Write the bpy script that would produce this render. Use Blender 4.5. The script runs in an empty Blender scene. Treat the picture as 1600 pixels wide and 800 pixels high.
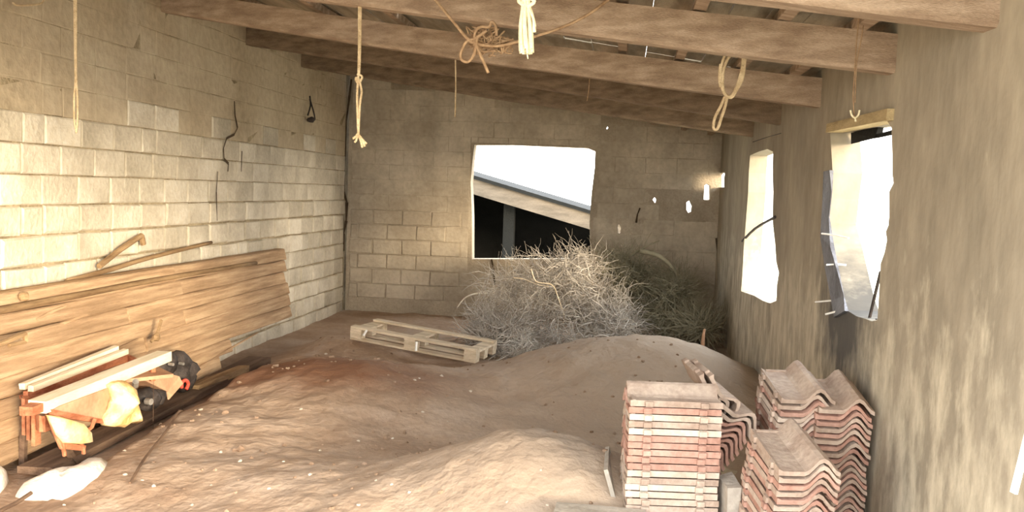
import bpy, bmesh, math, random
from mathutils import Vector, Matrix, noise, geometry
random.seed(7)
S = bpy.context.scene
COL = S.collection
R = math.radians

# ------------------------------------------------------------------ camera
F = 1430.0
ZC = 1.70
CAM = Vector((0, 0, ZC))
yaw, pit, rol = R(6.84), R(4.05), R(2.0)
fwd = Vector((-math.sin(yaw)*math.cos(pit), math.cos(yaw)*math.cos(pit), -math.sin(pit)))
r0 = Vector((math.cos(yaw), math.sin(yaw), 0)); u0 = r0.cross(fwd)
RT = r0*math.cos(rol) + u0*math.sin(rol)
UP = -r0*math.sin(rol) + u0*math.cos(rol)
cd = bpy.data.cameras.new('camera'); cam = bpy.data.objects.new('camera', cd); COL.objects.link(cam)
cd.sensor_width = 36; cd.lens = 36*F/1600; cd.clip_start = 0.05; cd.clip_end = 300
cam.matrix_world = Matrix(((RT.x, UP.x, -fwd.x, 0), (RT.y, UP.y, -fwd.y, 0), (RT.z, UP.z, -fwd.z, ZC), (0, 0, 0, 1)))
S.camera = cam

# ------------------------------------------------------------------ world, sun, exposure
W = bpy.data.worlds.new('world'); S.world = W; W.use_nodes = True
wn = W.node_tree.nodes; wl = W.node_tree.links; wn.clear()
wo = wn.new('ShaderNodeOutputWorld'); bg = wn.new('ShaderNodeBackground'); wl.new(bg.outputs[0], wo.inputs[0])
tc = wn.new('ShaderNodeTexCoord'); sp = wn.new('ShaderNodeSeparateXYZ'); cr = wn.new('ShaderNodeValToRGB')
wl.new(tc.outputs['Generated'], sp.inputs[0]); wl.new(sp.outputs['Z'], cr.inputs[0]); wl.new(cr.outputs[0], bg.inputs[0])
cr.color_ramp.elements[0].position = 0.0; cr.color_ramp.elements[0].color = (0.98, 0.95, 0.90, 1)
cr.color_ramp.elements[1].position = 0.8; cr.color_ramp.elements[1].color = (0.80, 0.90, 1.0, 1)
bg.inputs[1].default_value = 5.0
sd = bpy.data.lights.new('sun', 'SUN'); sun = bpy.data.objects.new('sun', sd); COL.objects.link(sun)
sd.energy = 4.2; sd.angle = R(14); sd.color = (1.0, 0.82, 0.57)
SA, SE = R(43), R(6)
sdir = Vector((-math.sin(SA)*math.cos(SE), math.cos(SA)*math.cos(SE), -math.sin(SE)))
sun.rotation_euler = sdir.to_track_quat('-Z', 'Y').to_euler()
S.view_settings.view_transform = 'Standard'; S.view_settings.look = 'None'
S.cycles.max_bounces = 16; S.cycles.diffuse_bounces = 10
S.view_settings.gamma = 1; S.view_settings.exposure = 0.75
try: S.view_settings.use_curve_mapping = False
except Exception: pass

# ------------------------------------------------------------------ helpers
def ray(px, py):
    return (fwd + RT*((px-800)/F) + UP*((400-py)/F)).normalized()
def atX(px, py, X):
    d = ray(px, py); return CAM + d*(X/d.x)
def atY(px, py, Y):
    d = ray(px, py); return CAM + d*(Y/d.y)
def atZ(px, py, Z):
    d = ray(px, py); return CAM + d*((Z-ZC)/d.z)
XL = -3.72
DB = 12.0
XR = atY(1123, 330, DB).x

def srgb(r, g, b):
    f = lambda c: (c/255/12.92) if c/255 <= 0.04045 else ((c/255+0.055)/1.055)**2.4
    return (f(r), f(g), f(b), 1)

def mat(name, c1, c2, scale=4, stretch=(1, 1, 1), bump=0.3, rough=0.9, c3=None, fine=40, rnd=0.0, metal=0.0, bdist=0.02):
    m = bpy.data.materials.new(name); m.use_nodes = True
    n, l = m.node_tree.nodes, m.node_tree.links
    b = n['Principled BSDF']; b.inputs['Roughness'].default_value = rough; b.inputs['Metallic'].default_value = metal
    b.inputs['Specular IOR Level'].default_value = 0.25
    t = n.new('ShaderNodeTexCoord'); mp = n.new('ShaderNodeMapping'); mp.inputs['Scale'].default_value = stretch
    l.new(t.outputs['Object'], mp.inputs[0])
    if rnd:
        oi = n.new('ShaderNodeObjectInfo'); vm = n.new('ShaderNodeVectorMath'); vm.operation = 'SCALE'
        cx = n.new('ShaderNodeCombineXYZ')
        for i in range(3): l.new(oi.outputs['Random'], cx.inputs[i])
        l.new(cx.outputs[0], vm.inputs[0]); vm.inputs['Scale'].default_value = 30
        l.new(vm.outputs[0], mp.inputs['Location'])
    na = n.new('ShaderNodeTexNoise'); na.inputs['Scale'].default_value = scale; na.inputs['Detail'].default_value = 6; na.inputs['Roughness'].default_value = 0.6
    nb = n.new('ShaderNodeTexNoise'); nb.inputs['Scale'].default_value = fine; nb.inputs['Detail'].default_value = 4
    l.new(mp.outputs[0], na.inputs[0]); l.new(mp.outputs[0], nb.inputs[0])
    r = n.new('ShaderNodeValToRGB'); e = r.color_ramp.elements
    e[0].position = 0.36; e[0].color = c1; e[1].position = 0.64; e[1].color = c2
    if c3: q = e.new(0.5); q.color = c3
    l.new(na.outputs[0], r.inputs[0])
    mx = n.new('ShaderNodeMixRGB'); mx.blend_type = 'OVERLAY'; mx.inputs[0].default_value = 0.25
    l.new(r.outputs[0], mx.inputs[1]); l.new(nb.outputs[0], mx.inputs[2])
    out = mx.outputs[0]
    if rnd:
        oi2 = n.new('ShaderNodeObjectInfo'); hs = n.new('ShaderNodeHueSaturation'); ma = n.new('ShaderNodeMapRange')
        ma.inputs[3].default_value = 1-rnd; ma.inputs[4].default_value = 1+rnd
        l.new(oi2.outputs['Random'], ma.inputs[0]); l.new(ma.outputs[0], hs.inputs['Value']); l.new(out, hs.inputs['Color'])
        out = hs.outputs[0]
    l.new(out, b.inputs['Base Color'])
    if bump:
        ad = n.new('ShaderNodeMath'); ad.operation = 'ADD'; l.new(na.outputs[0], ad.inputs[0]); l.new(nb.outputs[0], ad.inputs[1])
        bp = n.new('ShaderNodeBump'); bp.inputs['Strength'].default_value = bump; bp.inputs['Distance'].default_value = bdist
        l.new(ad.outputs[0], bp.inputs['Height']); l.new(bp.outputs[0], b.inputs['Normal'])
    return m

M = {}
M['block'] = mat('block_left', srgb(182, 172, 152), srgb(222, 213, 194), 1.6, bump=0.5, c3=srgb(202, 192, 172), fine=28, rnd=0.06)
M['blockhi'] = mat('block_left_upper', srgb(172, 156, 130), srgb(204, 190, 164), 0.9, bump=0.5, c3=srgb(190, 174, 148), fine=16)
M['mortar'] = mat('mortar_left', srgb(136, 122, 98), srgb(176, 161, 132), 5, bump=0.6)
M['bblock'] = mat('block_back', srgb(158, 145, 126), srgb(196, 183, 162), 1.1, bump=0.5, c3=srgb(175, 162, 142), fine=20, rnd=0.0)
M['bmortar'] = mat('mortar_back', srgb(150, 137, 118), srgb(182, 168, 147), 1.6, bump=0.5)
M['plaster'] = mat('plaster_right', srgb(146, 137, 120), srgb(172, 162, 142), 1.3, stretch=(1, 1.2, 0.65), bump=0.35, c3=srgb(158, 148, 130), fine=9, bdist=0.02)
M['beam'] = mat('beam_wood', srgb(146, 124, 104), srgb(186, 164, 142), 2.5, stretch=(1, 8, 8), bump=0.5, c3=srgb(166, 144, 122), rnd=0.06)
M['beamshade'] = mat('beam_wood_shaded', srgb(112, 94, 76), srgb(146, 126, 104), 2.5, stretch=(1, 8, 8), bump=0.5, rnd=0.08)  # beam wood with the shade of the rear bays put into its colour
M['deck'] = mat('roof_deck', srgb(150, 138, 118), srgb(184, 170, 148), 2, stretch=(6, 1, 1), bump=0.4, rnd=0.12)
M['dirt'] = mat('dirt', srgb(156, 129, 106), srgb(188, 166, 146), 1.3, bump=0.7, c3=srgb(174, 149, 126), fine=22, bdist=0.018)
M['clod'] = mat('soil_clod', srgb(128, 104, 84), srgb(160, 136, 114), 3, bump=0.4)
M['board'] = mat('pile_board', srgb(164, 134, 102), srgb(208, 178, 142), 3, stretch=(6, 0.5, 9), bump=0.6, c3=srgb(188, 156, 122), rnd=0.10)
M['boarddark'] = mat('dark_board', srgb(90, 70, 56), srgb(128, 104, 84), 3, stretch=(6, 0.6, 6), bump=0.5)
M['pole'] = mat('pole_wood', srgb(120, 94, 66), srgb(166, 138, 102), 4, stretch=(4, 0.5, 4), bump=0.4, rnd=0.1)
M['palerail'] = mat('pale_timber', srgb(222, 204, 170), srgb(246, 234, 208), 3, stretch=(5, 0.6, 5), bump=0.3)
M['pallet'] = mat('pallet_wood', srgb(196, 178, 150), srgb(226, 210, 184), 4, stretch=(0.6, 5, 5), bump=0.4, rnd=0.06)
M['redwood'] = mat('red_brown_wood', srgb(150, 88, 60), srgb(200, 136, 100), 4, stretch=(3, 1, 3), bump=0.4, rnd=0.1)
M['cream'] = mat('cream_vinyl', srgb(226, 190, 120), srgb(250, 230, 184), 5, bump=0.2, rough=0.6)
M['cloth'] = mat('cream_cloth', srgb(220, 176, 110), srgb(250, 228, 176), 9, bump=0.5)
M['card'] = mat('cardboard', srgb(176, 134, 104), srgb(200, 160, 128), 4, bump=0.2)
M['dark'] = mat('dark_rubber', srgb(38, 34, 32), srgb(74, 66, 62), 9, bump=0.5, rough=0.6)
M['metal'] = mat('dull_metal', srgb(150, 146, 140), srgb(190, 186, 178), 9, bump=0.1, rough=0.4, metal=0.6)
M['red'] = mat('red_plastic', srgb(196, 70, 56), srgb(220, 96, 78), 6, bump=0.1, rough=0.5)
M['sack'] = mat('white_sack', srgb(222, 212, 196), srgb(246, 240, 228), 6, bump=0.4)
M['rope'] = mat('rope', srgb(188, 164, 128), srgb(222, 200, 162), 20, bump=0.6, fine=120)
M['ropepale'] = mat('pale_rope', srgb(232, 222, 184), srgb(250, 242, 212), 20, bump=0.5, fine=120)
M['twine'] = mat('twine', srgb(140, 112, 84), srgb(172, 144, 112), 20, bump=0.4)
M['twig'] = mat('pale_twig', srgb(152, 144, 134), srgb(204, 196, 184), 3, bump=0.2)
M['brush'] = mat('olive_brush', srgb(122, 116, 94), srgb(158, 150, 126), 3, bump=0.2)
M['tile'] = mat('tile_terracotta', srgb(164, 124, 108), srgb(190, 154, 138), 5, bump=0.3, rnd=0.10)
M['tiledust'] = mat('tile_dusty', srgb(164, 142, 126), srgb(190, 172, 156), 5, bump=0.3, rnd=0.08)
M['tilepale'] = mat('tile_pale', srgb(188, 166, 148), srgb(212, 196, 180), 6, bump=0.3, rnd=0.05)
M['stone'] = mat('pale_stone', srgb(176, 162, 144), srgb(214, 202, 184), 6, bump=0.5, rnd=0.12)
M['greyboard'] = mat('grey_board', srgb(160, 152, 140), srgb(186, 178, 166), 4, bump=0.3)
M['lintel'] = mat('lintel_wood', srgb(160, 142, 104), srgb(190, 170, 130), 4, stretch=(3, 0.6, 3), bump=0.4)
M['bluesheet'] = mat('slate_sheet', srgb(92, 92, 98), srgb(124, 126, 134), 5, bump=0.3, rough=0.5)
M['white'] = mat('white_rod', srgb(226, 224, 216), srgb(244, 242, 236), 5, bump=0.0)
M['shedroof'] = mat('shed_fascia', srgb(84, 76, 66), srgb(108, 98, 86), 2, stretch=(1, 4, 4), bump=0.3)
M['sheddark'] = mat('shed_inside', srgb(14, 15, 13), srgb(22, 22, 20), 2, bump=0.2)  # near-black colour stands in for the darkness inside the open shed
M['outdirt'] = mat('outside_ground', srgb(176, 164, 140), srgb(204, 194, 170), 0.6, bump=0.3)

# dark halo around the bright broken window, shade painted into the plaster colour, pale flaking patches low down
def plaster_extra():
    m = M['plaster']; n, l = m.node_tree.nodes, m.node_tree.links
    b = n['Principled BSDF']; src = b.inputs['Base Color'].links[0].from_socket
    t = n.new('ShaderNodeTexCoord'); sx = n.new('ShaderNodeSeparateXYZ'); l.new(t.outputs['Object'], sx.inputs[0])
    mp = n.new('ShaderNodeMapping'); mp.inputs['Scale'].default_value = (1, 1.7, 0.8); l.new(t.outputs['Object'], mp.inputs[0])
    ns = n.new('ShaderNodeTexNoise'); ns.inputs['Scale'].default_value = 4.2; ns.inputs['Detail'].default_value = 8; ns.inputs['Roughness'].default_value = 0.65; l.new(mp.outputs[0], ns.inputs[0])
    z = n.new('ShaderNodeMapRange'); z.inputs[1].default_value = 1.75; z.inputs[2].default_value = 1.0; z.inputs[3].default_value = -0.22; z.inputs[4].default_value = 0.06
    l.new(sx.outputs['Z'], z.inputs[0])
    a = n.new('ShaderNodeMath'); a.operation = 'ADD'; l.new(ns.outputs[0], a.inputs[0]); l.new(z.outputs[0], a.inputs[1])
    r = n.new('ShaderNodeValToRGB'); r.color_ramp.elements[0].position = 0.47; r.color_ramp.elements[1].position = 0.70
    l.new(a.outputs[0], r.inputs[0])
    mx = n.new('ShaderNodeMixRGB'); l.new(r.outputs[0], mx.inputs[0]); l.new(src, mx.inputs[1]); mx.inputs[2].default_value = srgb(200, 190, 168)
    # painted halo, darkest just below the opening
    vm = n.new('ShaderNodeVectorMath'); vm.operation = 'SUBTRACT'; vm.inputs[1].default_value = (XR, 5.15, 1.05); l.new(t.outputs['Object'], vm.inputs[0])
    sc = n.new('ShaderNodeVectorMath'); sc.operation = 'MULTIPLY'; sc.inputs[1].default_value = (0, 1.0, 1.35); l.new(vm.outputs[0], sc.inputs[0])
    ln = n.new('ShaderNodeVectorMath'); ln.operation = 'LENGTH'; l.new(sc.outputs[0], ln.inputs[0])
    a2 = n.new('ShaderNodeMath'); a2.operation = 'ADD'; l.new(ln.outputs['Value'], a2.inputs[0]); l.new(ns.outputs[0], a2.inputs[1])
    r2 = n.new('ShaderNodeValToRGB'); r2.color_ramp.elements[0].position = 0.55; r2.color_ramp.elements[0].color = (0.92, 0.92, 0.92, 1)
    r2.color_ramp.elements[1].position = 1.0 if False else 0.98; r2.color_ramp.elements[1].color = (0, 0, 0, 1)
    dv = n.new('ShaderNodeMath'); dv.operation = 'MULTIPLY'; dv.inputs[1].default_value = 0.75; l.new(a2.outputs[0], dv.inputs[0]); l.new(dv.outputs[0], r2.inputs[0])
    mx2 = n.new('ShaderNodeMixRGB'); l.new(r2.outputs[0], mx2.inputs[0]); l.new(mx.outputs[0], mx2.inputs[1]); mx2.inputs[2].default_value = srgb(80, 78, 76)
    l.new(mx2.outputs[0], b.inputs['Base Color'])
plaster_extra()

# reddish soil band on the left heap (the soil itself is redder there)
def dirt_extra():
    m = M['dirt']; n, l = m.node_tree.nodes, m.node_tree.links
    b = n['Principled BSDF']; src = b.inputs['Base Color'].links[0].from_socket
    t = n.new('ShaderNodeTexCoord'); c = atZ(440, 590, 0.2)
    vm = n.new('ShaderNodeVectorMath'); vm.operation = 'SUBTRACT'; vm.inputs[1].default_value = c; l.new(t.outputs['Object'], vm.inputs[0])
    rt = n.new('ShaderNodeMapping'); rt.vector_type = 'POINT'; rt.inputs['Rotation'].default_value = (0, 0, R(-62)); rt.inputs['Scale'].default_value = (0.62, 2.0, 0)
    l.new(vm.outputs[0], rt.inputs[0])
    ln = n.new('ShaderNodeVectorMath'); ln.operation = 'LENGTH'; l.new(rt.outputs[0], ln.inputs[0])
    ns = n.new('ShaderNodeTexNoise'); ns.inputs['Scale'].default_value = 3; ns.inputs['Detail'].default_value = 7; l.new(t.outputs['Object'], ns.inputs[0])
    a = n.new('ShaderNodeMath'); a.operation = 'ADD'; l.new(ln.outputs['Value'], a.inputs[0]); l.new(ns.outputs[0], a.inputs[1])
    r = n.new('ShaderNodeValToRGB'); r.color_ramp.elements[0].position = 0.6; r.color_ramp.elements[0].color = (0.85, .85, .85, 1)
    r.color_ramp.elements[1].position = 1.0; r.color_ramp.elements[1].color = (0, 0, 0, 1)
    dv = n.new('ShaderNodeMath'); dv.operation = 'MULTIPLY'; dv.inputs[1].default_value = 0.62; l.new(a.outputs[0], dv.inputs[0]); l.new(dv.outputs[0], r.inputs[0])
    mx = n.new('ShaderNodeMixRGB'); l.new(r.outputs[0], mx.inputs[0]); l.new(src, mx.inputs[1]); mx.inputs[2].default_value = srgb(134, 92, 66)
    # greyer dirt towards the right side of the barn
    sx = n.new('ShaderNodeSeparateXYZ'); l.new(t.outputs['Object'], sx.inputs[0])
    g = n.new('ShaderNodeMapRange'); g.inputs[1].default_value = -1.8; g.inputs[2].default_value = -0.2; g.inputs[3].default_value = 0; g.inputs[4].default_value = 0.75; l.new(sx.outputs['X'], g.inputs[0])
    mx2 = n.new('ShaderNodeMixRGB'); l.new(g.outputs[0], mx2.inputs[0]); l.new(mx.outputs[0], mx2.inputs[1]); mx2.inputs[2].default_value = srgb(166, 150, 132)
    l.new(mx2.outputs[0], b.inputs['Base Color'])
dirt_extra()

def mesh(name, verts, faces, m, parent=None, smooth=False):
    me = bpy.data.meshes.new(name); me.from_pydata([tuple(v) for v in verts], [], faces)
    me.update()
    bm = bmesh.new(); bm.from_mesh(me); bmesh.ops.recalc_face_normals(bm, faces=bm.faces); bm.to_mesh(me); bm.free()
    if smooth:
        for p in me.polygons: p.use_smooth = True
    me.materials.append(m)
    o = bpy.data.objects.new(name, me); COL.objects.link(o)
    if parent: o.parent = parent
    return o
def tag(o, label, cat, group=None, kind=None):
    o['label'] = label; o['category'] = cat
    if group: o['group'] = group
    o['kind'] = kind or 'thing'
    return o
def empty(name, loc, label=None, cat=None, group=None):
    o = bpy.data.objects.new(name, None); COL.objects.link(o); o.location = loc; o.empty_display_size = 0.1
    if label: tag(o, label, cat, group)
    return o
def keep(o, parent):
    """parent a world-space mesh under an (unrotated) empty"""
    for v in o.data.vertices: v.co -= parent.location
    o.parent = parent
    return o
def box_vf(c, ux, uy, uz, sx, sy, sz, jit=0.0):
    vs = []
    for k in (-1, 1):
        for j in (-1, 1):
            for i in (-1, 1):
                p = Vector(c) + Vector(ux)*(i*sx/2) + Vector(uy)*(j*sy/2) + Vector(uz)*(k*sz/2)
                if jit: p += Vector((random.uniform(-jit, jit), random.uniform(-jit, jit), random.uniform(-jit, jit)))
                vs.append(p)
    return vs, [(0, 2, 3, 1), (4, 5, 7, 6), (0, 1, 5, 4), (2, 6, 7, 3), (0, 4, 6, 2), (1, 3, 7, 5)]
class MB:
    def __init__(s): s.v = []; s.f = []
    def add(s, v, f):
        b = len(s.v); s.v += list(v); s.f += [tuple(i+b for i in q) for q in f]; return s
    def box(s, c, sx, sy, sz, rz=0, ux=None, uy=None, uz=None, jit=0):
        if ux is None:
            ux = Vector((math.cos(rz), math.sin(rz), 0)); uy = Vector((-math.sin(rz), math.cos(rz), 0)); uz = Vector((0, 0, 1))
        return s.add(*box_vf(c, ux, uy, uz, sx, sy, sz, jit))
    def tube(s, pts, rad, n=6, taper=1.0):
        pts = [Vector(p) for p in pts]; vs = []; fs = []; ref = None
        for i, p in enumerate(pts):
            t = (pts[min(i+1, len(pts)-1)] - pts[max(i-1, 0)])
            t = t.normalized() if t.length > 1e-7 else Vector((0, 0, 1))
            if ref is None: ref = t.orthogonal().normalized()
            a = (ref - t*ref.dot(t)); a = a.normalized() if a.length > 1e-5 else t.orthogonal().normalized(); ref = a
            b = t.cross(a); rr = (rad[i] if isinstance(rad, (list, tuple)) else rad*(1+(taper-1)*i/max(1, len(pts)-1)))
            for k in range(n): an = 2*math.pi*k/n; vs.append(p + a*(math.cos(an)*rr) + b*(math.sin(an)*rr))
        for i in range(len(pts)-1):
            for k in range(n): fs.append((i*n+k, i*n+(k+1) % n, (i+1)*n+(k+1) % n, (i+1)*n+k))
        fs.append(tuple(range(n))[::-1]); fs.append(tuple((len(pts)-1)*n+k for k in range(n)))
        return s.add(vs, fs)
    def blob(s, c, rx, ry, rz, n=8, m=6, jit=0.15, seed=0):
        vs = []; fs = []
        for i in range(m+1):
            th = math.pi*i/m
            for k in range(n):
                ph = 2*math.pi*k/n; d = Vector((math.sin(th)*math.cos(ph), math.sin(th)*math.sin(ph), math.cos(th)))
                w = 1 + jit*noise.noise(d*1.7 + Vector((seed*3.1, seed, 0)))*2
                vs.append(Vector(c) + Vector((d.x*rx*w, d.y*ry*w, d.z*rz*w)))
        for i in range(m):
            for k in range(n): fs.append((i*n+k, i*n+(k+1) % n, (i+1)*n+(k+1) % n, (i+1)*n+k))
        return s.add(vs, fs)
    def make(s, name, m, parent=None, smooth=False):
        o = mesh(name, s.v, s.f, m, None, smooth)
        if parent is not None: keep(o, parent)
        return o
def weld(o, d=1e-4):
    bm = bmesh.new(); bm.from_mesh(o.data); bmesh.ops.remove_doubles(bm, verts=bm.verts, dist=d)
    bmesh.ops.recalc_face_normals(bm, faces=bm.faces); bm.to_mesh(o.data); bm.free()
def smooth_path(pts, n=4):
    P = [Vector(p) for p in pts]; out = []
    for i in range(len(P)-1):
        p0, p1, p2, p3 = P[max(i-1, 0)], P[i], P[i+1], P[min(i+2, len(P)-1)]
        for k in range(n):
            t = k/n
            out.append(0.5*((2*p1)+(p2-p0)*t+(2*p0-5*p1+4*p2-p3)*t*t+(3*p1-p0-3*p2+p3)*t**3))
    out.append(P[-1]); return out

# ------------------------------------------------------------------ ground
def bump2(x, y, cx, cy, sx, sy, a=0.0, p=2.0):
    dx, dy = x-cx, y-cy; c, s = math.cos(a), math.sin(a)
    u, v = (dx*c+dy*s)/sx, (-dx*s+dy*c)/sy
    return math.exp(-((u*u+v*v)**(p/2)))
MA = atZ(545, 560, 0.30); MBm = atZ(1000, 525, 0.50); MC = atZ(880, 688, 0.42)
def gh(x, y):
    h = 0.0
    h += 0.30*bump2(x, y, MA.x+0.1, MA.y-0.1, 1.25, 0.85, R(-25))
    h += 0.16*bump2(x, y, MA.x-0.4, MA.y-1.4, 1.1, 1.0, R(20))
    h += 0.19*bump2(x, y, -2.6, 8.8, 0.75, 0.55)-0.14*bump2(x, y, 0.05, 5.75, 0.7, 0.45)
    h += 0.030*noise.fractal(Vector((x*2.2, y*2.2, 7.3)), 0.8, 2.0, 4)
    h += 0.48*bump2(x, y, MBm.x, MBm.y, 1.15, 0.95, R(10), 2.4)
    h += 0.40*bump2(x, y, MC.x, MC.y, 0.75, 0.62, R(-20), 2.6)
    h += 0.17*bump2(x, y, MC.x-1.1, MC.y-0.1, 0.85, 0.6, R(0))
    n = noise.fractal(Vector((x*0.9, y*0.9, 1.3)), 1.0, 2.1, 5)
    h += 0.030*n + 0.007*noise.fractal(Vector((x*5, y*5, 4.3)), 0.9, 2.0, 4)
    edge = min(1, max(0, (x-XL-0.35)/0.5)); h *= 0.35+0.65*edge
    if x < -2.9 and y < 8: h *= 0.4
    # keep stacks' footings level
    fx = max(0, min(1, (x-0.15)/0.3)); fy = max(0, min(1, (5.9-y)/0.5)); k = fx*fy; h = h*(1-k)
    return h
def build_floor():
    x0, x1, y0, y1 = XL-0.1, XR+0.1, -1.5, DB+0.1; nx, ny = 190, 430
    vs = []; fs = []
    for j in range(ny+1):
        y = y0+(y1-y0)*j/ny
        for i in range(nx+1):
            x = x0+(x1-x0)*i/nx; vs.append((x, y, gh(x, y)))
    for j in range(ny):
        for i in range(nx):
            a = j*(nx+1)+i; fs.append((a, a+1, a+nx+2, a+nx+1))
    o = mesh('floor', vs, fs, M['dirt'], smooth=True); o['kind'] = 'structure'
    v, f = box_vf((0, 10, -0.16), (1, 0, 0), (0, 1, 0), (0, 0, 1), 90, 110, 0.2)
    o = mesh('ground_outside', v, f, M['outdirt']); o['kind'] = 'structure'
build_floor()

# ------------------------------------------------------------------ walls
def slab(name, outer, holes, to3, thick, m, parent=None):
    """outer/holes: 2D loops; to3(u,v,d) -> point, d = depth into the wall"""
    loops = [outer]+holes
    tri = geometry.tessellate_polygon([[Vector((p[0], p[1], 0)) for p in lp] for lp in loops])
    pts = [p for lp in loops for p in lp]; N = len(pts)
    vs = [to3(p[0], p[1], 0) for p in pts]+[to3(p[0], p[1], thick) for p in pts]
    fs = [tuple(t) for t in tri]+[tuple(i+N for i in t)[::-1] for t in tri]
    b = 0
    for lp in loops:
        n = len(lp)
        for i in range(n):
            j = (i+1) % n; fs.append((b+i, b+j, b+j+N, b+i+N))
        b += n
    return mesh(name, vs, fs, m, parent)
def block(name, p, ux, uz, n, w, h, proud, m, parent, jit=0.004, rim=0.012):
    """p = lower corner on backing face, n = direction into the room"""
    J = lambda a: random.uniform(-a, a)
    base = [(0, 0), (w, 0), (w, h), (0, h)]
    c = [(a+J(jit), b+J(jit)) for a, b in base]
    vs = [p+ux*a+uz*b-n*0.01 for a, b in c]
    vs += [p+ux*a+uz*b+n*(proud*0.45) for a, b in c]
    inn = [(a+(rim if a < w/2 else -rim)+J(jit), b+(rim if b < h/2 else -rim)+J(jit)) for a, b in c]
    vs += [p+ux*a+uz*b+n*(proud+J(0.003)) for a, b in inn]
    fs = [(0, 1, 5, 4), (1, 2, 6, 5), (2, 3, 7, 6), (3, 0, 4, 7), (4, 5, 9, 8), (5, 6, 10, 9), (6, 7, 11, 10), (7, 4, 8, 11), (8, 9, 10, 11)]
    return mesh(name, vs, fs, m, parent)

ZT = 3.35
# left wall : blocks, joint at eye level, courses 0.195
CH, BL = 0.195, 0.40
wl_ = slab('wall_left', [(1.2, -0.1), (DB+0.3, -0.1), (DB+0.3, ZT), (1.2, ZT)], [], lambda u, v, d: Vector((XL-0.02-d, u, v)), 0.2, M['mortar'])
wl_['kind'] = 'structure'
yj = atX(150, 280, XL).y
nleft = 0
z0 = ZC - 8*CH - 0.05
rows = int((ZT-z0)/CH)+1
for r_ in range(-1, rows):
    zz = ZC-8*CH+(r_)*CH
    if zz > ZT-0.1: break
    y = yj-4*BL+(0.5*BL if (r_ % 2) else 0.0) + (0 if 3 < r_ < 12 else random.uniform(-0.05, 0.05))
    while y < DB-0.03:
        L = BL
        if random.random() < 0.12: L = BL*0.55
        a, b = max(y, 4.75), min(y+L, DB-0.04)
        # cracked step down the wall : a wider joint
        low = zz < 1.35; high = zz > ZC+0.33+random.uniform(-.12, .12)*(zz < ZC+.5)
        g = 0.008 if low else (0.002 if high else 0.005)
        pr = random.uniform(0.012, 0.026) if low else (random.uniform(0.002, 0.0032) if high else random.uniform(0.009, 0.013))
        if b-a > 0.08:
            # planks hide the wall low on the left: nothing of it shows there
            hidden = (b < 7.5 and zz < 0.62) or (b < 8.9 and 0.35 < zz < 0.62)
            if not hidden and nleft < 300:
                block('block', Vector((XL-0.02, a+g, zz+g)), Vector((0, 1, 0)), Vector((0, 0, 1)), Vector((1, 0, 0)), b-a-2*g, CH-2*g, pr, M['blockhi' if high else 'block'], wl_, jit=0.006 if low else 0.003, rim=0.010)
                nleft += 1
        y += L
# crack down the left wall: dark recess strips
def crack_mesh(name, pts, w, to_n, m, parent):
    mb = MB(); P = [Vector(p) for p in pts]
    for i in range(len(P)-1):
        d = (P[i+1]-P[i]).normalized(); s = d.cross(to_n).normalized()
        w0 = w*random.uniform(0.4, 1.1); w1 = w*random.uniform(0.4, 1.1)
        mb.add([P[i]-s*w0, P[i]+s*w0, P[i+1]+s*w1, P[i+1]-s*w1, P[i]-s*w0+to_n*0.002, P[i]+s*w0+to_n*0.002, P[i+1]+s*w1+to_n*0.002, P[i+1]-s*w1+to_n*0.002],
               [(4, 5, 6, 7), (0, 1, 5, 4), (1, 2, 6, 5), (2, 3, 7, 6), (3, 0, 4, 7)])
    return mb.make(name, m, None)
M['crack'] = mat('crack_dark', srgb(60, 48, 34), srgb(84, 68, 50), 8, bump=0)
def left_crack(pxs, w, d=0.0):
    o = crack_mesh('crack', [atX(x, y, XL+d) for x, y in pxs], w, Vector((1, 0, 0)), M['crack'], wl_); o.parent = wl_
left_crack([(366, 158), (367, 180), (371, 200), (366, 210), (354, 216), (349, 232), (350, 248), (357, 256), (356, 268)], 0.013)
left_crack([(378, 236), (377, 268)], 0.008)
left_crack([(340, 268), (338, 300), (339, 345)], 0.008)

# back wall
def P2(px, py): p = atY(px, py, DB); return (p.x, p.z)
win = [P2(x, y) for x, y in [(741, 226), (800, 226), (870, 229), (918, 231), (930, 236), (929, 262), (924, 303), (921, 350), (923, 405), (770, 405), (737, 405), (737, 340), (735, 285), (738, 250)]]
hl = [
    [(1073, 316), (1078, 313), (1082, 322), (1081, 331), (1076, 333), (1073, 328)],
    [(1101, 290), (1105, 287), (1110, 290), (1110, 312), (1100, 312)],
    [(1128, 294), (1128, 274), (1133, 267), (1142, 268), (1141, 276), (1137, 283), (1136, 294)],
    [(1020, 312), (1023, 308), (1026, 312), (1024, 318)],
    [(965, 355), (967, 350), (970, 356), (969, 365), (966, 366)],
    [(947, 199), (949, 196), (950, 200), (948, 202)]]
holes = [win]+[[P2(x, y) for x, y in h] for h in hl]
bw = slab('wall_back', [(XL+0.015, -0.1), (XR+0.2, -0.1), (XR+0.2, 2.62), (XL+0.015, 3.26)], holes, lambda u, v, d: Vector((u, DB+0.02+d, v)), 0.2, M['bmortar'])
bw['kind'] = 'structure'
wx0, wx1 = min(p[0] for p in win), max(p[0] for p in win); wz0, wz1 = min(p[1] for p in win), max(p[1] for p in win)
hc = [(sum(p[0] for p in h)/len(h), sum(p[1] for p in h)/len(h)) for h in holes[1:]] 
kb = P2(581, 408); zb = kb[1]-0.1; xb = kb[0]-0.2
nb_ = 0
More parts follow.
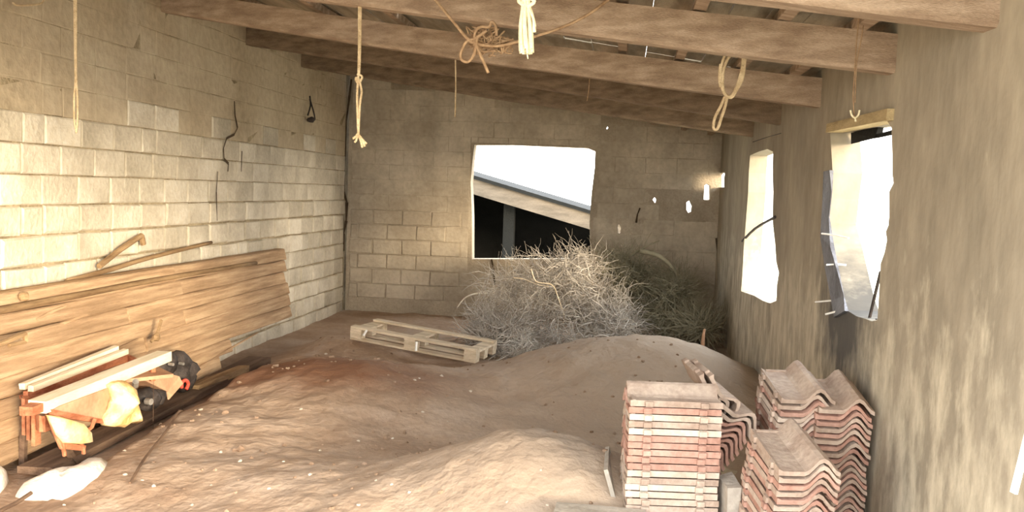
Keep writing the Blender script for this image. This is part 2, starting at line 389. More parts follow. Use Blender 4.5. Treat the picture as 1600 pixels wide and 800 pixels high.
for r_ in range(-6, 14):
    zz = zb+r_*0.2
    if zz < 0.0: continue
    x = xb-6*0.4+(0.2 if r_ % 2 else 0)
    while x < XR:
        a, b = max(x, XL+0.05+0.02*random.random()), min(x+0.4, XR); segs = [(a, b)]
        if zz+0.2 > wz0+0.01 and zz < wz1-0.01:
            segs = []
            if a < wx0-0.0: segs.append((a, min(b, wx0-0.01)))
            if b > wx1: segs.append((max(a, wx1+0.01), b))
            if zz < wz1 < zz+0.17 and b > wx0 and a < wx1:
                g = 0.003; zt_ = wz1+0.012
                block('block', Vector((max(a, wx0-0.01)+g, DB+0.02, zt_)), Vector((1, 0, 0)), Vector((0, 0, 1)), Vector((0, -1, 0)), min(b, wx1+0.01)-max(a, wx0-0.01)-2*g, zz+0.2-g-zt_, 0.004, M['bblock'], bw, rim=0.006)
        roof = 3.26-(0.5*(a+b)-XL)*0.13
        for (a, b) in segs:
            if b-a < 0.07 or zz+0.2 > roof: continue
            if any(a-0.04 < hx < b+0.04 and zz-0.04 < hz < zz+0.24 for hx, hz in hc): continue
            exposed = (a < -2.4 and zz < 1.2); g = 0.006 if exposed else 0.002
            pr = random.uniform(0.014, 0.022) if exposed else random.uniform(0.0030, 0.0042)
            if abs(r_) == 0 and abs(a-xb) < 0.05: pr = 0.028
            block('block', Vector((a+g, DB+0.02, zz+g)), Vector((1, 0, 0)), Vector((0, 0, 1)), Vector((0, -1, 0)), b-a-2*g, 0.2-2*g, pr, M['bblock'], bw, rim=0.008)
            nb_ += 1
        x += 0.4
def back_crack(pxs, w, d=0.006):
    o = crack_mesh('crack', [atY(x, y, DB-d) for x, y in pxs], w, Vector((0, -1, 0)), M['crack'], bw); o.parent = bw
back_crack([(549, 124), (546, 150), (541, 190), (539, 230), (538, 262), (537, 300), (542, 316), (541, 345), (537, 365), (536, 392)], 0.020, 0.02)
back_crack([(536, 392), (533, 430), (535, 460)], 0.008, 0.02)
back_crack([(1119, 372), (1121, 395), (1120, 420), (1117, 470)], 0.012)
back_crack([(768, 405), (771, 420), (773, 445)], 0.012)
back_crack([(1000, 325), (996, 335), (994, 348)], 0.014)

# right wall (plastered) with two broken openings
def Q2(px, py): p = atX(px, py, XR); return (p.y, p.z)
w1 = [Q2(x, y) for x, y in [(1172, 243), (1185, 237), (1199, 233), (1208, 237), (1207, 262), (1208, 300), (1207, 345), (1211, 380), (1213, 410), (1217, 426), (1214, 445), (1213, 470), (1203, 474), (1192, 470), (1178, 462), (1158, 455), (1160, 430), (1162, 390), (1166, 340), (1169, 300), (1170, 270)]]
w2 = [Q2(x, y) for x, y in [(1297, 206), (1320, 201), (1350, 195), (1386, 189), (1393, 200), (1394, 240), (1394, 270), (1396, 286), (1389, 300), (1389, 340), (1388, 352), (1384, 362), (1386, 375), (1382, 395), (1376, 412), (1374, 450), (1371, 500), (1362, 502), (1352, 498), (1338, 494), (1322, 484), (1315, 460), (1308, 425), (1300, 385), (1292, 350), (1296, 310), (1301, 270), (1299, 235)]]
n0, n1 = Q2(1135, 292)[1], Q2(1135, 268)[1]
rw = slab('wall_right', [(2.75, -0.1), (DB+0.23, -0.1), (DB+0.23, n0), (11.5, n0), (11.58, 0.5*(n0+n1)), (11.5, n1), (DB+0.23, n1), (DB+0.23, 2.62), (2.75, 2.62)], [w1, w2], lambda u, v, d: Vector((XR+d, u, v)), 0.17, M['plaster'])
rw['kind'] = 'structure'

# ------------------------------------------------------------------ roof
ORD = ['first', 'second', 'third', 'fourth', 'fifth', 'sixth', 'seventh', 'eighth', 'ninth', 'tenth', 'eleventh', 'twelfth', 'thirteenth', 'fourteenth', 'fifteenth', 'sixteenth', 'seventeenth', 'eighteenth', 'nineteenth', 'twentieth', 'twenty-first', 'twenty-second', 'twenty-third', 'twenty-fourth', 'twenty-fifth', 'twenty-sixth', 'twenty-seventh', 'twenty-eighth']
BZL, BZR = 3.05, 2.29
def beam(name, yl, yr, h, w, m, sag, label, ext=0.1):
    A = Vector((XL-ext, yl, BZL+h/2)); B = Vector((XR+ext, yr, BZR+h/2)); n = 14
    vs = []; fs = []; d = (B-A).normalized(); s = Vector((-d.y, d.x, 0)).normalized()
    for i in range(n+1):
        t = i/n; c = A.lerp(B, t) - Vector((0, 0, sag*4*t*(1-t)))
        hh = h*(1+0.06*noise.noise(Vector((i*0.6, yl, 0)))); ww = w*(1+0.08*noise.noise(Vector((i*0.5, yl, 5))))
        o = 0.012*noise.noise(Vector((i*0.5, yl, 9)))
        for (a, b) in ((-1, -.8), (-.8, -1), (.8, -1), (1, -.8), (1, 1), (-1, 1)):
            vs.append(c + s*(a*ww/2+o) + Vector((0, 0, b*hh/2)))
    for i in range(n):
        for k in range(6): fs.append((i*6+k, i*6+(k+1) % 6, (i+1)*6+(k+1) % 6, (i+1)*6+k))
    fs.append(tuple(range(6))); fs.append(tuple(n*6+k for k in range(6)))
    return tag(mesh(name, vs, fs, m), label, 'beam', 'roof beams')
beam('roof_beam', 10.31, 9.15, 0.17, 0.12, M['beamshade'], 0.02, 'dark wooden roof beam nearest the back wall, deepest in shade')
beam('roof_beam', 8.77, 7.59, 0.18, 0.13, M['beamshade'], 0.0, 'shaded wooden roof beam, second from the back wall')
beam('roof_beam', 7.11, 6.10, 0.18, 0.13, M['beam'], 0.03, 'brown wooden roof beam, third from the back wall, behind the knotted rope')
beam('roof_beam', 5.45, 4.48, 0.18, 0.13, M['beam'], 0.02, 'brown wooden roof beam, fourth from back, the ring of rope hangs before it')
beam('roof_beam', 4.35, 3.32, 0.18, 0.15, M['beam'], 0.0, 'lighter thick roof beam at the top right edge, nearest the viewer')
# deck planks on the beams, and rafters between
ceil = bpy.data.objects.new('ceiling', None); COL.objects.link(ceil); ceil['kind'] = 'structure'
SL = (BZR-BZL)/(XR-XL)
def zroof(x): return BZL+(x-XL)*SL
k = 0
x = XL-0.3
while x < XR+0.35:
    w = random.uniform(0.17, 0.21)
    for (ya, yb) in ((1.4, 6.6), (6.62, 12.4)):
        dz = random.uniform(0, 0.012); xa, xb = x, x+w-0.004
        vs = []
        for yy in (ya, yb):
            for (xx, zz) in ((xa, 0), (xb, 0), (xb, 0.025), (xa, 0.025)):
                vs.append((xx, yy, zroof(xx)+0.245+dz+zz))
        mesh('roof_board', vs, [(0, 1, 2, 3), (4, 5, 6, 7), (0, 1, 5, 4), (1, 2, 6, 5), (2, 3, 7, 6), (3, 0, 4, 7)], M['deck'], ceil)
    x += w
for xx in (-3.1, -2.4, -1.72, -1.05, -0.05, 0.33, 0.72, 1.05):
    mb = MB(); yb_ = 12.0
    u = Vector((1, 0, SL)).normalized(); nz = Vector((-SL, 0, 1)).normalized()
    mb.box(Vector((xx, (2.2+yb_)/2, zroof(xx)+0.212)), 0.06, yb_-2.2, 0.05, ux=u, uy=Vector((0, 1, 0)), uz=nz)
    mb.make('rafter', M['beam'], ceil)
# front edge of the roof, over the open side behind the viewer
mb = MB(); A = Vector(((XL+XR)/2, 1.45, (BZL+BZR)/2+0.12)); u = Vector((1, 0, SL)).normalized()
mb.box(A, (XR-XL+0.6)*1.02, 0.12, 0.2, ux=u, uy=Vector((0, 1, 0)), uz=Vector((-SL, 0, 1)).normalized())
mb.make('edge_beam', M['beam'], ceil)

# ------------------------------------------------------------------ shed seen through the back window
YS = 16.5
shed = empty('neighbouring_shed', (-1.6, YS, 0), 'neighbouring shed with sloping roof and black open inside, seen through the back window', 'shed')
a = atY(690, 264, YS); b = atY(1010, 360, YS); dv = (b-a).normalized(); up = Vector((-dv.z, 0, dv.x))
if up.z < 0: up = -up
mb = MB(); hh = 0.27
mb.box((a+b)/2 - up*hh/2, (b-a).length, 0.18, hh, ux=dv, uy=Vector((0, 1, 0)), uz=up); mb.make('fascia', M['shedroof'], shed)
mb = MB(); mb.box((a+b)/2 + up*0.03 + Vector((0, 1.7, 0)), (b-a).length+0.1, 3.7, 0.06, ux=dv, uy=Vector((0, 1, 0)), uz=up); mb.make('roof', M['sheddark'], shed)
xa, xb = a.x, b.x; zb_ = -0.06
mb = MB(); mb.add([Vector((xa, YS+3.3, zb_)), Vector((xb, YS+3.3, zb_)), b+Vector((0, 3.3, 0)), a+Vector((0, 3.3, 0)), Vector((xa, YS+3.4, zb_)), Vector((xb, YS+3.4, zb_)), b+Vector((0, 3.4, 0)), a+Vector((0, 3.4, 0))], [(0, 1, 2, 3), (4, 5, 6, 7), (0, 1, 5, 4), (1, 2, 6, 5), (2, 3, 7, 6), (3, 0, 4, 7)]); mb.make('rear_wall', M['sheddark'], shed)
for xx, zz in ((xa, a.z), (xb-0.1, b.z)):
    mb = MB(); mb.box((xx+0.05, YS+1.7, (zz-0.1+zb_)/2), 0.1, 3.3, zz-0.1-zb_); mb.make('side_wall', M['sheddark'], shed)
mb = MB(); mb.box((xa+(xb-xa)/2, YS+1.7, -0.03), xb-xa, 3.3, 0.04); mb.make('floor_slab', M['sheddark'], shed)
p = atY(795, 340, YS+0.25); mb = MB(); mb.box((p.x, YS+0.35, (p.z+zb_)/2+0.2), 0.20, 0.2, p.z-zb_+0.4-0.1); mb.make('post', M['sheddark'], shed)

# ------------------------------------------------------------------ lintel, shutter rest, sheet and rods of the right-hand opening
l0, l1 = atX(1296, 203, XR-0.01), atX(1393, 183, XR-0.01)
mb = MB(); mb.box((l0+l1)/2+Vector((0.03, 0, 0.01)), 0.10, (l1-l0).length, 0.05, ux=Vector((1, 0, 0)), uy=(l1-l0).normalized(), uz=Vector((0, 0, 1)), jit=0.004)
tag(mb.make('lintel_board', M['lintel']), 'pale slanting timber lintel over the large opening in the right wall', 'lintel')
mb = MB(); c = atX(1357, 210, XR+0.13)
y_a, y_b = atX(1335, 210, XR+0.13).y, atX(1374, 210, XR+0.13).y; zt = 2.12; zl = atX(1357, 219, XR+0.13).z
mb.box(Vector((XR+0.13, (y_a+y_b)/2, (zt+zl)/2)), 0.03, abs(y_a-y_b), zt-zl, jit=0.008)
mb.box(Vector((XR+0.13, atX(1383, 222, XR+0.13).y, zl+0.01)), 0.03, abs(y_a-y_b)*0.7, 0.02, jit=0.004)
tag(mb.make('shutter_board', M['sheddark']), 'dark board left hanging under the lintel of the large right opening', 'board')
pl = [(1288, 268), (1301, 266), (1299, 300), (1295, 340), (1302, 385), (1310, 425), (1317, 462), (1324, 486), (1306, 496), (1297, 470), (1291, 420), (1286, 370), (1284, 315)]
pts = [atX(x, y, XR-0.012) for x, y in pl]
tri = geometry.tessellate_polygon([pts]); N = len(pts)
vs = [p+Vector((-0.012*math.sin(i*1.9)-0.006, 0, 0)) for i, p in enumerate(pts)]+[p+Vector((0.006, 0, 0)) for p in pts]
fs = [tuple(t) for t in tri]+[tuple(i+N for i in t) for t in tri]+[(i, (i+1) % N, (i+1) % N+N, i+N) for i in range(N)]
tag(mesh('torn_sheet', vs, fs, M['bluesheet']), 'slate blue torn sheet hanging at the far side of the large right opening', 'sheet')
for i, (xa_, ya_, xb_, yb_, lab) in enumerate([(1284, 365, 1326, 372, 'topmost'), (1291, 414, 1322, 414, 'second from the top'), (1274, 472, 1320, 470, 'third from the top'), (1290, 491, 1330, 483, 'lowest')]):
    mb = MB(); p = atX(xa_, ya_, XR-0.06); q = atX(xb_, yb_, XR+0.05)
    mb.tube([p, p.lerp(q, .5)+Vector((0, 0, 0.004)), q], 0.0055, 6)
    tag(mb.make('reinforcing_rod', M['white']), 'bright thin rod at the broken edge of the large right opening, '+lab, 'rod', 'rods at the large right opening')
mb = MB(); mb.tube([atX(1371, 500, XR+0.05), atX(1358, 500, XR+0.05), atX(1376, 425, XR+0.02)], 0.008, 5)
tag(mb.make('bent_bar', M['dark']), 'dark bent bar crossing the lower right of the large opening', 'bar')
mb = MB(); mb.tube(smooth_path([atX(1160, 377, XR), atX(1180, 357, XR+0.03), atX(1211, 339, XR-0.01)], 3), 0.013, 5)
tag(mb.make('dark_cable', M['dark']), 'dark cable slanting across the far narrow opening of the right wall', 'cable')

# ------------------------------------------------------------------ ropes
def rope(name, paths, Y, rad, m, label, cat='rope', n=6, parts=None):
    mb = MB()
    for pth in paths:
        yy = Y; pp = []
        for q in pth: pp.append(atY(q[0], q[1], q[2] if len(q) > 2 else yy))
        mb.tube(smooth_path(pp, 4), rad, n)
    return tag(mb.make(name, m, smooth=True), label, cat)
rope('hanging_twine', [[(116, -30), (117, 60), (118, 125), (116, 150), (116, 185), (119, 205)], [(119, -30), (119, 60), (119, 120), (121, 150), (121, 190), (119, 208)]], 4.9, 0.006, M['rope'], 'pale doubled cord hanging straight down before the left wall', 'twine')
rope('knotted_rope', [[(561, -20), (561, 60), (560, 115)], [(564, -20), (563, 60), (561, 115), (556, 122), (560, 130), (566, 120), (558, 116)],
                      [(560, 118), (558, 150), (559, 190), (560, 212)], [(560, 122), (565, 142), (562, 165), (560, 210)],
                      [(560, 210), (556, 220), (554, 222)], [(560, 210), (564, 222), (566, 231)], [(560, 210), (568, 220), (573, 225)], [(560, 212), (566, 219), (570, 229)], [(560, 208), (554, 215), (551, 216)]], 5.0, 0.007, M['rope'], 'knotted rope with frayed end hanging near the left back corner')
line = rope('slung_rope', [[(660, -25, 4.3), (705, 30, 4.3), (728, 58, 4.3), (742, 68, 4.3), (775, 72, 4.32), (806, 66, 4.32), (842, 55, 4.3), (880, 42, 4.3), (920, 22, 4.3), (960, -8, 4.3)],
                 [(760, 48), (742, 60), (728, 66), (720, 84), (722, 94), (732, 96), (741, 84), (744, 66), (746, 56)],
                 [(743, 62), (748, 80), (756, 98), (763, 114)],
                 [(741, 72), (742, 52), (750, 42), (764, 42), (768, 34), (774, 40), (776, 56)]], 4.3, 0.0075, M['twine'], 'thin rope slung across under the beams with a bow knot in it')
mb = MB(); rnd = random.Random(3)
for k in range(46):
    cx, cy = rnd.uniform(742, 778), rnd.uniform(50, 82)
    p0 = [(cx+rnd.uniform(-16, 16), cy+rnd.uniform(-12, 12)) for _ in range(4)]
    mb.tube(smooth_path([atY(x, y, 4.34+rnd.uniform(0, 0.06)) for x, y in p0], 3), 0.004, 4)
for k in range(16):
    p0 = [(774+rnd.uniform(-4, 30), 68+rnd.uniform(-10, 16)) for _ in range(3)]
    mb.tube(smooth_path([atY(x, y, 4.36+rnd.uniform(0, 0.05)) for x, y in p0], 3), 0.004, 4)
tag(mb.make('rope_tangle', M['twine']), 'tangled bundle of brown twine caught on the slung rope', 'twine')
mb = MB(); tas = []
for k in range(30):
    t = (k+0.5)/30; xt = 816+t*10; side = -1 if t < 0.5 else 1
    xb2 = 812+26*t; mid = xt+(xb2-xt)*0.5+side*2
    yb2 = 80+5*math.sin(k*2.3)
    if t > 0.8: xb2, mid, yb2 = 836-(t-.8)*10, 833, 46+5*math.sin(k*3.1)
    pth = [(xt, -25), (xt+rnd.uniform(-1, 1), 6), (mid, 40 if t <= .8 else 28), (xb2, yb2)]
    mb.tube(smooth_path([atY(x, y, 3.5+0.03*math.sin(k*1.7)) for x, y in pth], 3), 0.0055, 5)
tas = tag(mb.make('rope_tassel', M['ropepale']), 'bright cream rope bundle hanging in a thick tassel at top centre', 'rope')
mb = MB(); mb.tube(smooth_path([atY(x, y, 3.47) for x, y in [(810, 2), (818, 8), (828, 8), (835, 2), (826, -4), (812, -2), (812, 4), (824, 9)]], 3), 0.007, 6)
mb.make('binding', M['ropepale'], None).parent = tas
mb = MB(); mb.tube([atY(823, 80, 3.5), atY(825, 92, 3.5)], 0.003, 4); mb.make('loose_end', M['ropepale']).parent = tas
rope('thin_string', [[(711, 70), (712, 130), (711, 183)]], 6.75, 0.006, M['rope'], 'short thin string hanging above the left corner of the back window', 'string', 5)
rope('faint_string', [[(922, 108), (920, 140), (917, 158)]], 6.45, 0.004, M['twine'], 'faint short string hanging above the right end of back window', 'string', 5)
rope('rope_ring', [[(1160, 40), (1159, 72), (1163, 100), (1159, 125), (1150, 142), (1143, 152), (1133, 148), (1127, 130), (1127, 105), (1133, 86), (1140, 76)],
                   [(1161, 84), (1160, 104), (1155, 124), (1147, 144), (1139, 151), (1130, 140), (1130, 112), (1137, 92), (1143, 86)],
                   [(1159, 70), (1164, 92), (1157, 120), (1152, 138)], [(1126, 136), (1124, 120), (1126, 100)],
                   [(1133, 150), (1126, 166), (1117, 184), (1115, 200), (1121, 201), (1127, 184), (1133, 166), (1136, 150)]], 5.0, 0.008, M['rope'], 'coiled ring of rope with a dangling loop, hanging right of centre')
rope('long_string', [[(1344, 10), (1338, 70), (1335, 120), (1333, 150), (1335, 182)], [(1349, 40), (1346, 60), (1339, 95), (1337, 130), (1336, 160)]], 4.3, 0.003, M['twine'], 'long thin string hanging above the large right opening', 'string', 5)
h_ = rope('rope_hook', [[(1329, 172), (1331, 180), (1336, 184), (1341, 180), (1343, 172)], [(1336, 183), (1337, 190)]], 4.28, 0.0045, M['ropepale'], 'small pale hook shaped knot just above the timber lintel', 'hook', 6)
mb = MB(); mb.tube(smooth_path([atX(484, 150, XL+0.05), atX(485, 165, XL+0.05), atX(481, 180, XL+0.06)], 3), 0.01, 5); mb.tube(smooth_path([atX(484, 155, XL+0.05), atX(490, 175, XL+0.06), atX(492, 186, XL+0.05)], 3), 0.01, 5)
mb.blob(atX(486, 187, XL+0.05), 0.05, 0.055, 0.035, seed=2)
tag(mb.make('hanging_bracket', M['dark'], smooth=True), 'small dark bracket hanging high on the left wall near the corner', 'bracket')
rope('corner_wire', [[(1176, 222), (1200, 214), (1232, 205)]], 7.5, 0.004, M['dark'], 'thin dark wire running over the far narrow opening', 'wire', 4)
mb = MB(); mb.tube(smooth_path([atX(20, 4, XL+.03), atX(26, 8, XL+.04), atX(48, 8, XL+.04), atX(65, 5, XL+.04), atX(70, -6, XL+.03)], 3), 0.006, 5)
tag(mb.make('wall_wire', M['rope']), 'short pale loop of wire on the left wall at the top corner', 'wire')

# ------------------------------------------------------------------ boards stacked against the left wall
def long_board(name, y0, y1, xc, z, th, h, m, seed, lean=0.0, wob=0.012, zslope=0.0, n=10):
    vs = []; fs = []
    for i in range(n+1):
        t = i/n; y = y0+(y1-y0)*t; o = wob*noise.noise(Vector((t*3, seed*1.7, 0)))*2; e = 0.3*h*noise.noise(Vector((t*4, seed, 3)))*0.35
        zz = z+zslope*(y-y0)
        for (a, b) in ((-.5, -.42), (-.42, -.5), (.42, -.5), (.5, -.42), (.5, .42), (.42, .5), (-.42, .5), (-.5, .42)):
            vs.append((xc+a*th+o-lean*b*h, y, zz+b*(h+e)+(0.004*noise.noise(Vector((t*9, seed, b))))))
    for i in range(n):
        for k in range(8): fs.append((i*8+k, i*8+(k+1) % 8, (i+1)*8+(k+1) % 8, (i+1)*8+k))
    fs += [tuple(range(8)), tuple(n*8+k for k in range(8))]
    return mesh(name, vs, fs, m)
nz = 8; zz = 0.10
for i in range(nz):
    h = 0.118; z = 0.06+h*(i+0.5)
    ybr = 6.6+random.uniform(-0.5, 0.8); yend = 9.35+random.uniform(-0.12, 0.10)
    rowname = (['lowest', 'second lowest', 'third lowest', 'fourth lowest', 'fourth highest', 'third highest', 'second highest', 'topmost'])[i]
    if i < 2: yend = 7.5+0.25*i; ybr = min(ybr, 6.8)
    for (ya, yb_, w_) in ((4.3, ybr, 'near'), (ybr+0.01, yend, 'far')):
        xo = XL+0.10+0.020*(nz-i)+random.uniform(-0.008, 0.012)
        o = long_board('stacked_board', ya, yb_, xo, z, 0.10, h-0.004, M['board'], i*2+(w_ == 'far'), lean=0.25, wob=0.010, n=14)
        tag(o, 'tan board in the stack against the left wall, %s row, %s half' % (rowname, w_), 'board', 'boards stacked against the left wall')
# splinters / thin battens standing proud on the stack's face
rnd = random.Random(11)
for k, (xa_, ya_, xb_, yb_, lab) in enumerate([(160, 560, 215, 530, 'above the pale rails'), (55, 500, 108, 476, 'over the dark splinter'), (85, 510, 165, 483, 'in the middle of the near half'), (265, 470, 395, 440, 'on the far half, upper'), (270, 515, 400, 475, 'on the far half, lower'), (310, 575, 402, 520, 'at the foot of the far end')]):
    zf = lambda X_, x_, y_: XL+0.155+0.020*(8-(atX(x_, y_, X_).z-0.06)/0.118)
    p = atX(xa_, ya_, zf(XL+.25, xa_, ya_)); q = atX(xb_, yb_, zf(XL+.25, xb_, yb_))
    mb = MB(); mb.tube([p, p.lerp(q, 0.5)+Vector((0.01, 0, 0.01)), q], 0.014, 5, taper=0.6)
    tag(mb.make('thin_batten', M['board']), 'thin tan batten on the board stack, '+lab, 'batten', 'thin battens on the board stack')
ys = 9.3
for k, (xa_, ya_, xb_, yb_, m, rr, lab) in enumerate([
        (-40, 468, 398, 400, 'pole', 0.030, 'thick brown pole on top of the board stack, nearest the wall'),
        (-40, 478, 405, 403, 'palerail', 0.014, 'thin pale pole on top of the board stack'),
        (-40, 492, 400, 411, 'pole', 0.024, 'brown pole along the front top edge of the board stack'),
        (105, 440, 330, 379, 'pole', 0.020, 'thin brown pole rising to the right above the board stack')]):
    X = XL+0.08+0.05*k if k < 3 else XL+0.05
    p = atX(xa_, ya_, X); q = atX(xb_, yb_, X)
    mb = MB(); mid = p.lerp(q, .5)+Vector((0, 0, 0.012)); mb.tube(smooth_path([p, p.lerp(mid, .5)+Vector((0.01, 0, 0)), mid, q], 4), rr, 7, taper=0.8)
    tag(mb.make('wooden_pole', M[m], smooth=True), lab, 'pole')
mb = MB(); p = atX(155, 416, XL+0.06); q = atX(221, 368, XL+0.05); mb.tube([p, p.lerp(q, .5)+Vector((0, 0, .01)), q], 0.022, 6); mb.tube([q, atX(224, 382, XL+0.05)], 0.022, 6)
tag(mb.make('bent_stick', M['pole']), 'dark bent stick leaning on the left wall above the board stack', 'stick')
mb = MB(); mb.tube([atX(-8, 542, XL+.32), atX(20, 530, XL+.33), atX(39, 521, XL+.33)], 0.016, 5); mb.tube([atX(39, 521, XL+.33), atX(40, 534, XL+.33)], 0.015, 5); mb.tube([atX(40, 534, XL+.33), atX(14, 540, XL+.33)], 0.012, 5)
tag(mb.make('splintered_stick', M['pole']), 'splintered stick with triangular end sticking out of boards at left edge', 'stick')
mb = MB(); mb.tube([atX(236, 534, XL+.33), atX(246, 520, XL+.34), atX(252, 500, XL+.34)], 0.013, 5); mb.blob(atX(244, 527, XL+.34), .03, .035, .03, seed=5)
tag(mb.make('broken_stick', M['pole']), 'short dark broken stick standing on the boards above the pale front rail', 'stick')
mb = MB(); mb.blob(atX(37, 463, XL+.2), .035, .03, .03, seed=9)
tag(mb.make('wood_knot', M['pole']), 'small dark stub on top of the board stack at far left', 'stub')

# dark plank on the ground along the foot of the stack
p, q = Vector((XL+0.56, 4.6, 0.0)), Vector((XL+0.46, 8.0, 0.0))
mb = MB(); d = (q-p).normalized(); mb.box((p+q)/2+Vector((0, 0, gh(*((p+q)/2).xy)+0.045)), 0.20, (q-p).length, 0.05, ux=Vector((d.y, -d.x, 0)), uy=d, uz=Vector((0, 0, 1)), jit=0.006)
tag(mb.make('ground_plank', M['boarddark']), 'long dark plank lying on the dirt along the foot of the board stack', 'plank')
p = atZ(305, 606, 0.10); q = atZ(378, 577, 0.12); mb = MB(); d = (q-p).normalized(); mb.box((p+q)/2, 0.10, (q-p).length*1.1, 0.05, ux=Vector((d.y, -d.x, 0)), uy=d, uz=Vector((0, 0, 1)), jit=0.006)
tag(mb.make('ground_batten', M['pole']), 'short grey batten on the dirt beyond the dark bundle', 'batten')

# ------------------------------------------------------------------ lumber, table, chair, sacks at the left
def bar_between(name, p, q, w, h, m, parent=None, jit=0.002, upv=Vector((0, 0, 1))):
    d = (q-p).normalized(); s = d.cross(upv).normalized(); u = s.cross(d)
    mb = MB(); mb.box((p+q)/2, w, (q-p).length, h, ux=s, uy=d, uz=u, jit=jit)
    return mb.make(name, m, parent)
XA, XBf = XL+0.36, XL+0.74
ra0, ra1 = atX(34, 606, XA), atX(188, 545, XA)
o = bar_between('timber_rail', atX(34, 604, XA), atX(182, 544, XA), 0.035, 0.035, M['palerail']); tag(o, 'thin pale timber rail at the back of the lumber heap, upper of the pair', 'rail')
o = bar_between('timber_rail', atX(48, 607, XA+0.06), atX(197, 549, XA+0.06), 0.035, 0.035, M['palerail']); tag(o, 'thin pale timber rail at the back of the lumber heap, lower of the pair', 'rail')
# front beam: pale square channel
p, q = atX(58, 636, XBf), atX(257, 556, XBf)
t = empty('front_rail', p, 'thick pale squared timber rail catching the sun across the lumber heap', 'rail')
bar_between('rail_body', p, q, 0.10, 0.065, M['palerail'], t)
bar_between('rail_tip', p+(p-q).normalized()*0.09, p, 0.07, 0.045, M['redwood'], t)
# table frame below
tp = (atX(46, 622, XA)+atX(190, 560, XA)+atX(70, 640, XBf)+atX(240, 572, XBf))/4
t = empty('wooden_table', Vector((tp.x, tp.y, 0.05)), 'low red brown wooden table standing under the pale rails, legs askew', 'table')
A0, A1 = atX(40, 625, XA), atX(200, 565, XA); B0, B1 = atX(66, 650, XBf-0.04), atX(240, 585, XBf-0.04)
bar_between('rear_apron', A0, A1, 0.03, 0.10, M['redwood'], t); 
bar_between('front_apron', B0+Vector((0, 0, 0.00)), B0.lerp(B1, 0.62), 0.035, 0.17, M['redwood'], t)
bar_between('end_apron', A0-Vector((0, 0, .04)), B0-Vector((0, 0, 0.02)), 0.03, 0.13, M['redwood'], t)
bar_between('end_apron', A1, B1, 0.03, 0.09, M['redwood'], t)
bar_between('cross_board', A0.lerp(A1, .12), B0.lerp(B1, .12), 0.22, 0.02, M['redwood'], t)
bar_between('cross_board', A0.lerp(A1, .86), B0.lerp(B1, .86), 0.42, 0.02, M['card'], t)
for c, dx, dy in ((A0, -0.02, 0.0), (A1, 0, 0), (B0, -0.06, 0.42), (B1, 0, 0)):
    g = Vector((c.x+dx, c.y+dy, 0)); g.z = gh(g.x, g.y)
    bar_between('leg', c+Vector((0, 0, 0.02)), g, 0.03, 0.03, M['boarddark'], t)
for k in range(3):
    bar_between('slat', A0.lerp(B0, .15+.3*k)+Vector((0, -0.015, .03)), A0.lerp(B0, .15+.3*k)+Vector((0, -0.015, -.18)), 0.05, 0.02, M['redwood'], t, upv=Vector((1, 0, 0)))
# panel (drawer front) in paler pinkish brown
pq = [atX(x, y, XL+0.80) for x, y in [(95, 634), (178, 603), (160, 655), (84, 640)]]
mb = MB(); mb.add(pq+[v+Vector((-0.03, 0, 0)) for v in pq], [(0, 1, 2, 3), (4, 5, 6, 7), (0, 1, 5, 4), (1, 2, 6, 5), (2, 3, 7, 6), (3, 0, 4, 7)]); mb.make('panel', M['card'], t)
pq = [atX(x, y, XL+0.81) for x, y in [(84, 640), (160, 655), (163, 662), (90, 652)]]
mb = MB(); mb.add(pq+[v+Vector((-0.04, 0, 0)) for v in pq], [(0, 1, 2, 3), (4, 5, 6, 7), (0, 1, 5, 4), (1, 2, 6, 5), (2, 3, 7, 6), (3, 0, 4, 7)]); mb.make('panel_edge', M['redwood'], t)
# little chair, cream seat tipped towards the viewer
XC_ = XL+0.86
sv = [atX(x, y, XC_) for x, y in [(76, 650), (96, 652), (124, 660), (138, 676), (140, 692), (126, 694), (98, 692), (88, 680)]]
ch = empty('small_chair', atX(115, 705, XC_), 'small tipped chair with glowing cream seat and thin rusty legs', 'chair')
N = len(sv); mb = MB(); nrm = Vector((1, 0, 0)); cen = sum(sv, Vector())/N
ring2 = [v.lerp(cen, .14)+nrm*0.035 for v in sv]; back = [v-nrm*0.02+Vector((-.01, 0.02, 0)) for v in sv]
mb.add(sv+ring2+back+[cen+nrm*0.045], [(i, (i+1) % N, (i+1) % N+N, i+N) for i in range(N)]+[(i, (i+1) % N, (i+1) % N+2*N, i+2*N) for i in range(N)]+[(i+N, (i+1) % N+N, 3*N) for i in range(N)]+[tuple(range(2*N, 3*N))])
mb.make('seat', M['cream'], ch, smooth=True)
for a_, b_, c_ in (((97, 690), (99, 700), (101, 712)), ((126, 692), (130, 699), (131, 709)), ((80, 655), (84, 672), (96, 700)), ((138, 672), (143, 668), (148, 655))):
    mb = MB(); pp = [atX(x, y, XC_-0.01) for x, y in (a_, b_, c_)]; pp[-1].z = max(pp[-1].z, gh(pp[-1].x, pp[-1].y)-0.01); mb.tube(pp, 0.011, 6); mb.make('leg', M['redwood'], ch)
bar_between('back_rail', atX(100, 697, XC_-.02), atX(131, 700, XC_-.02), 0.02, 0.03, M['redwood'], ch)
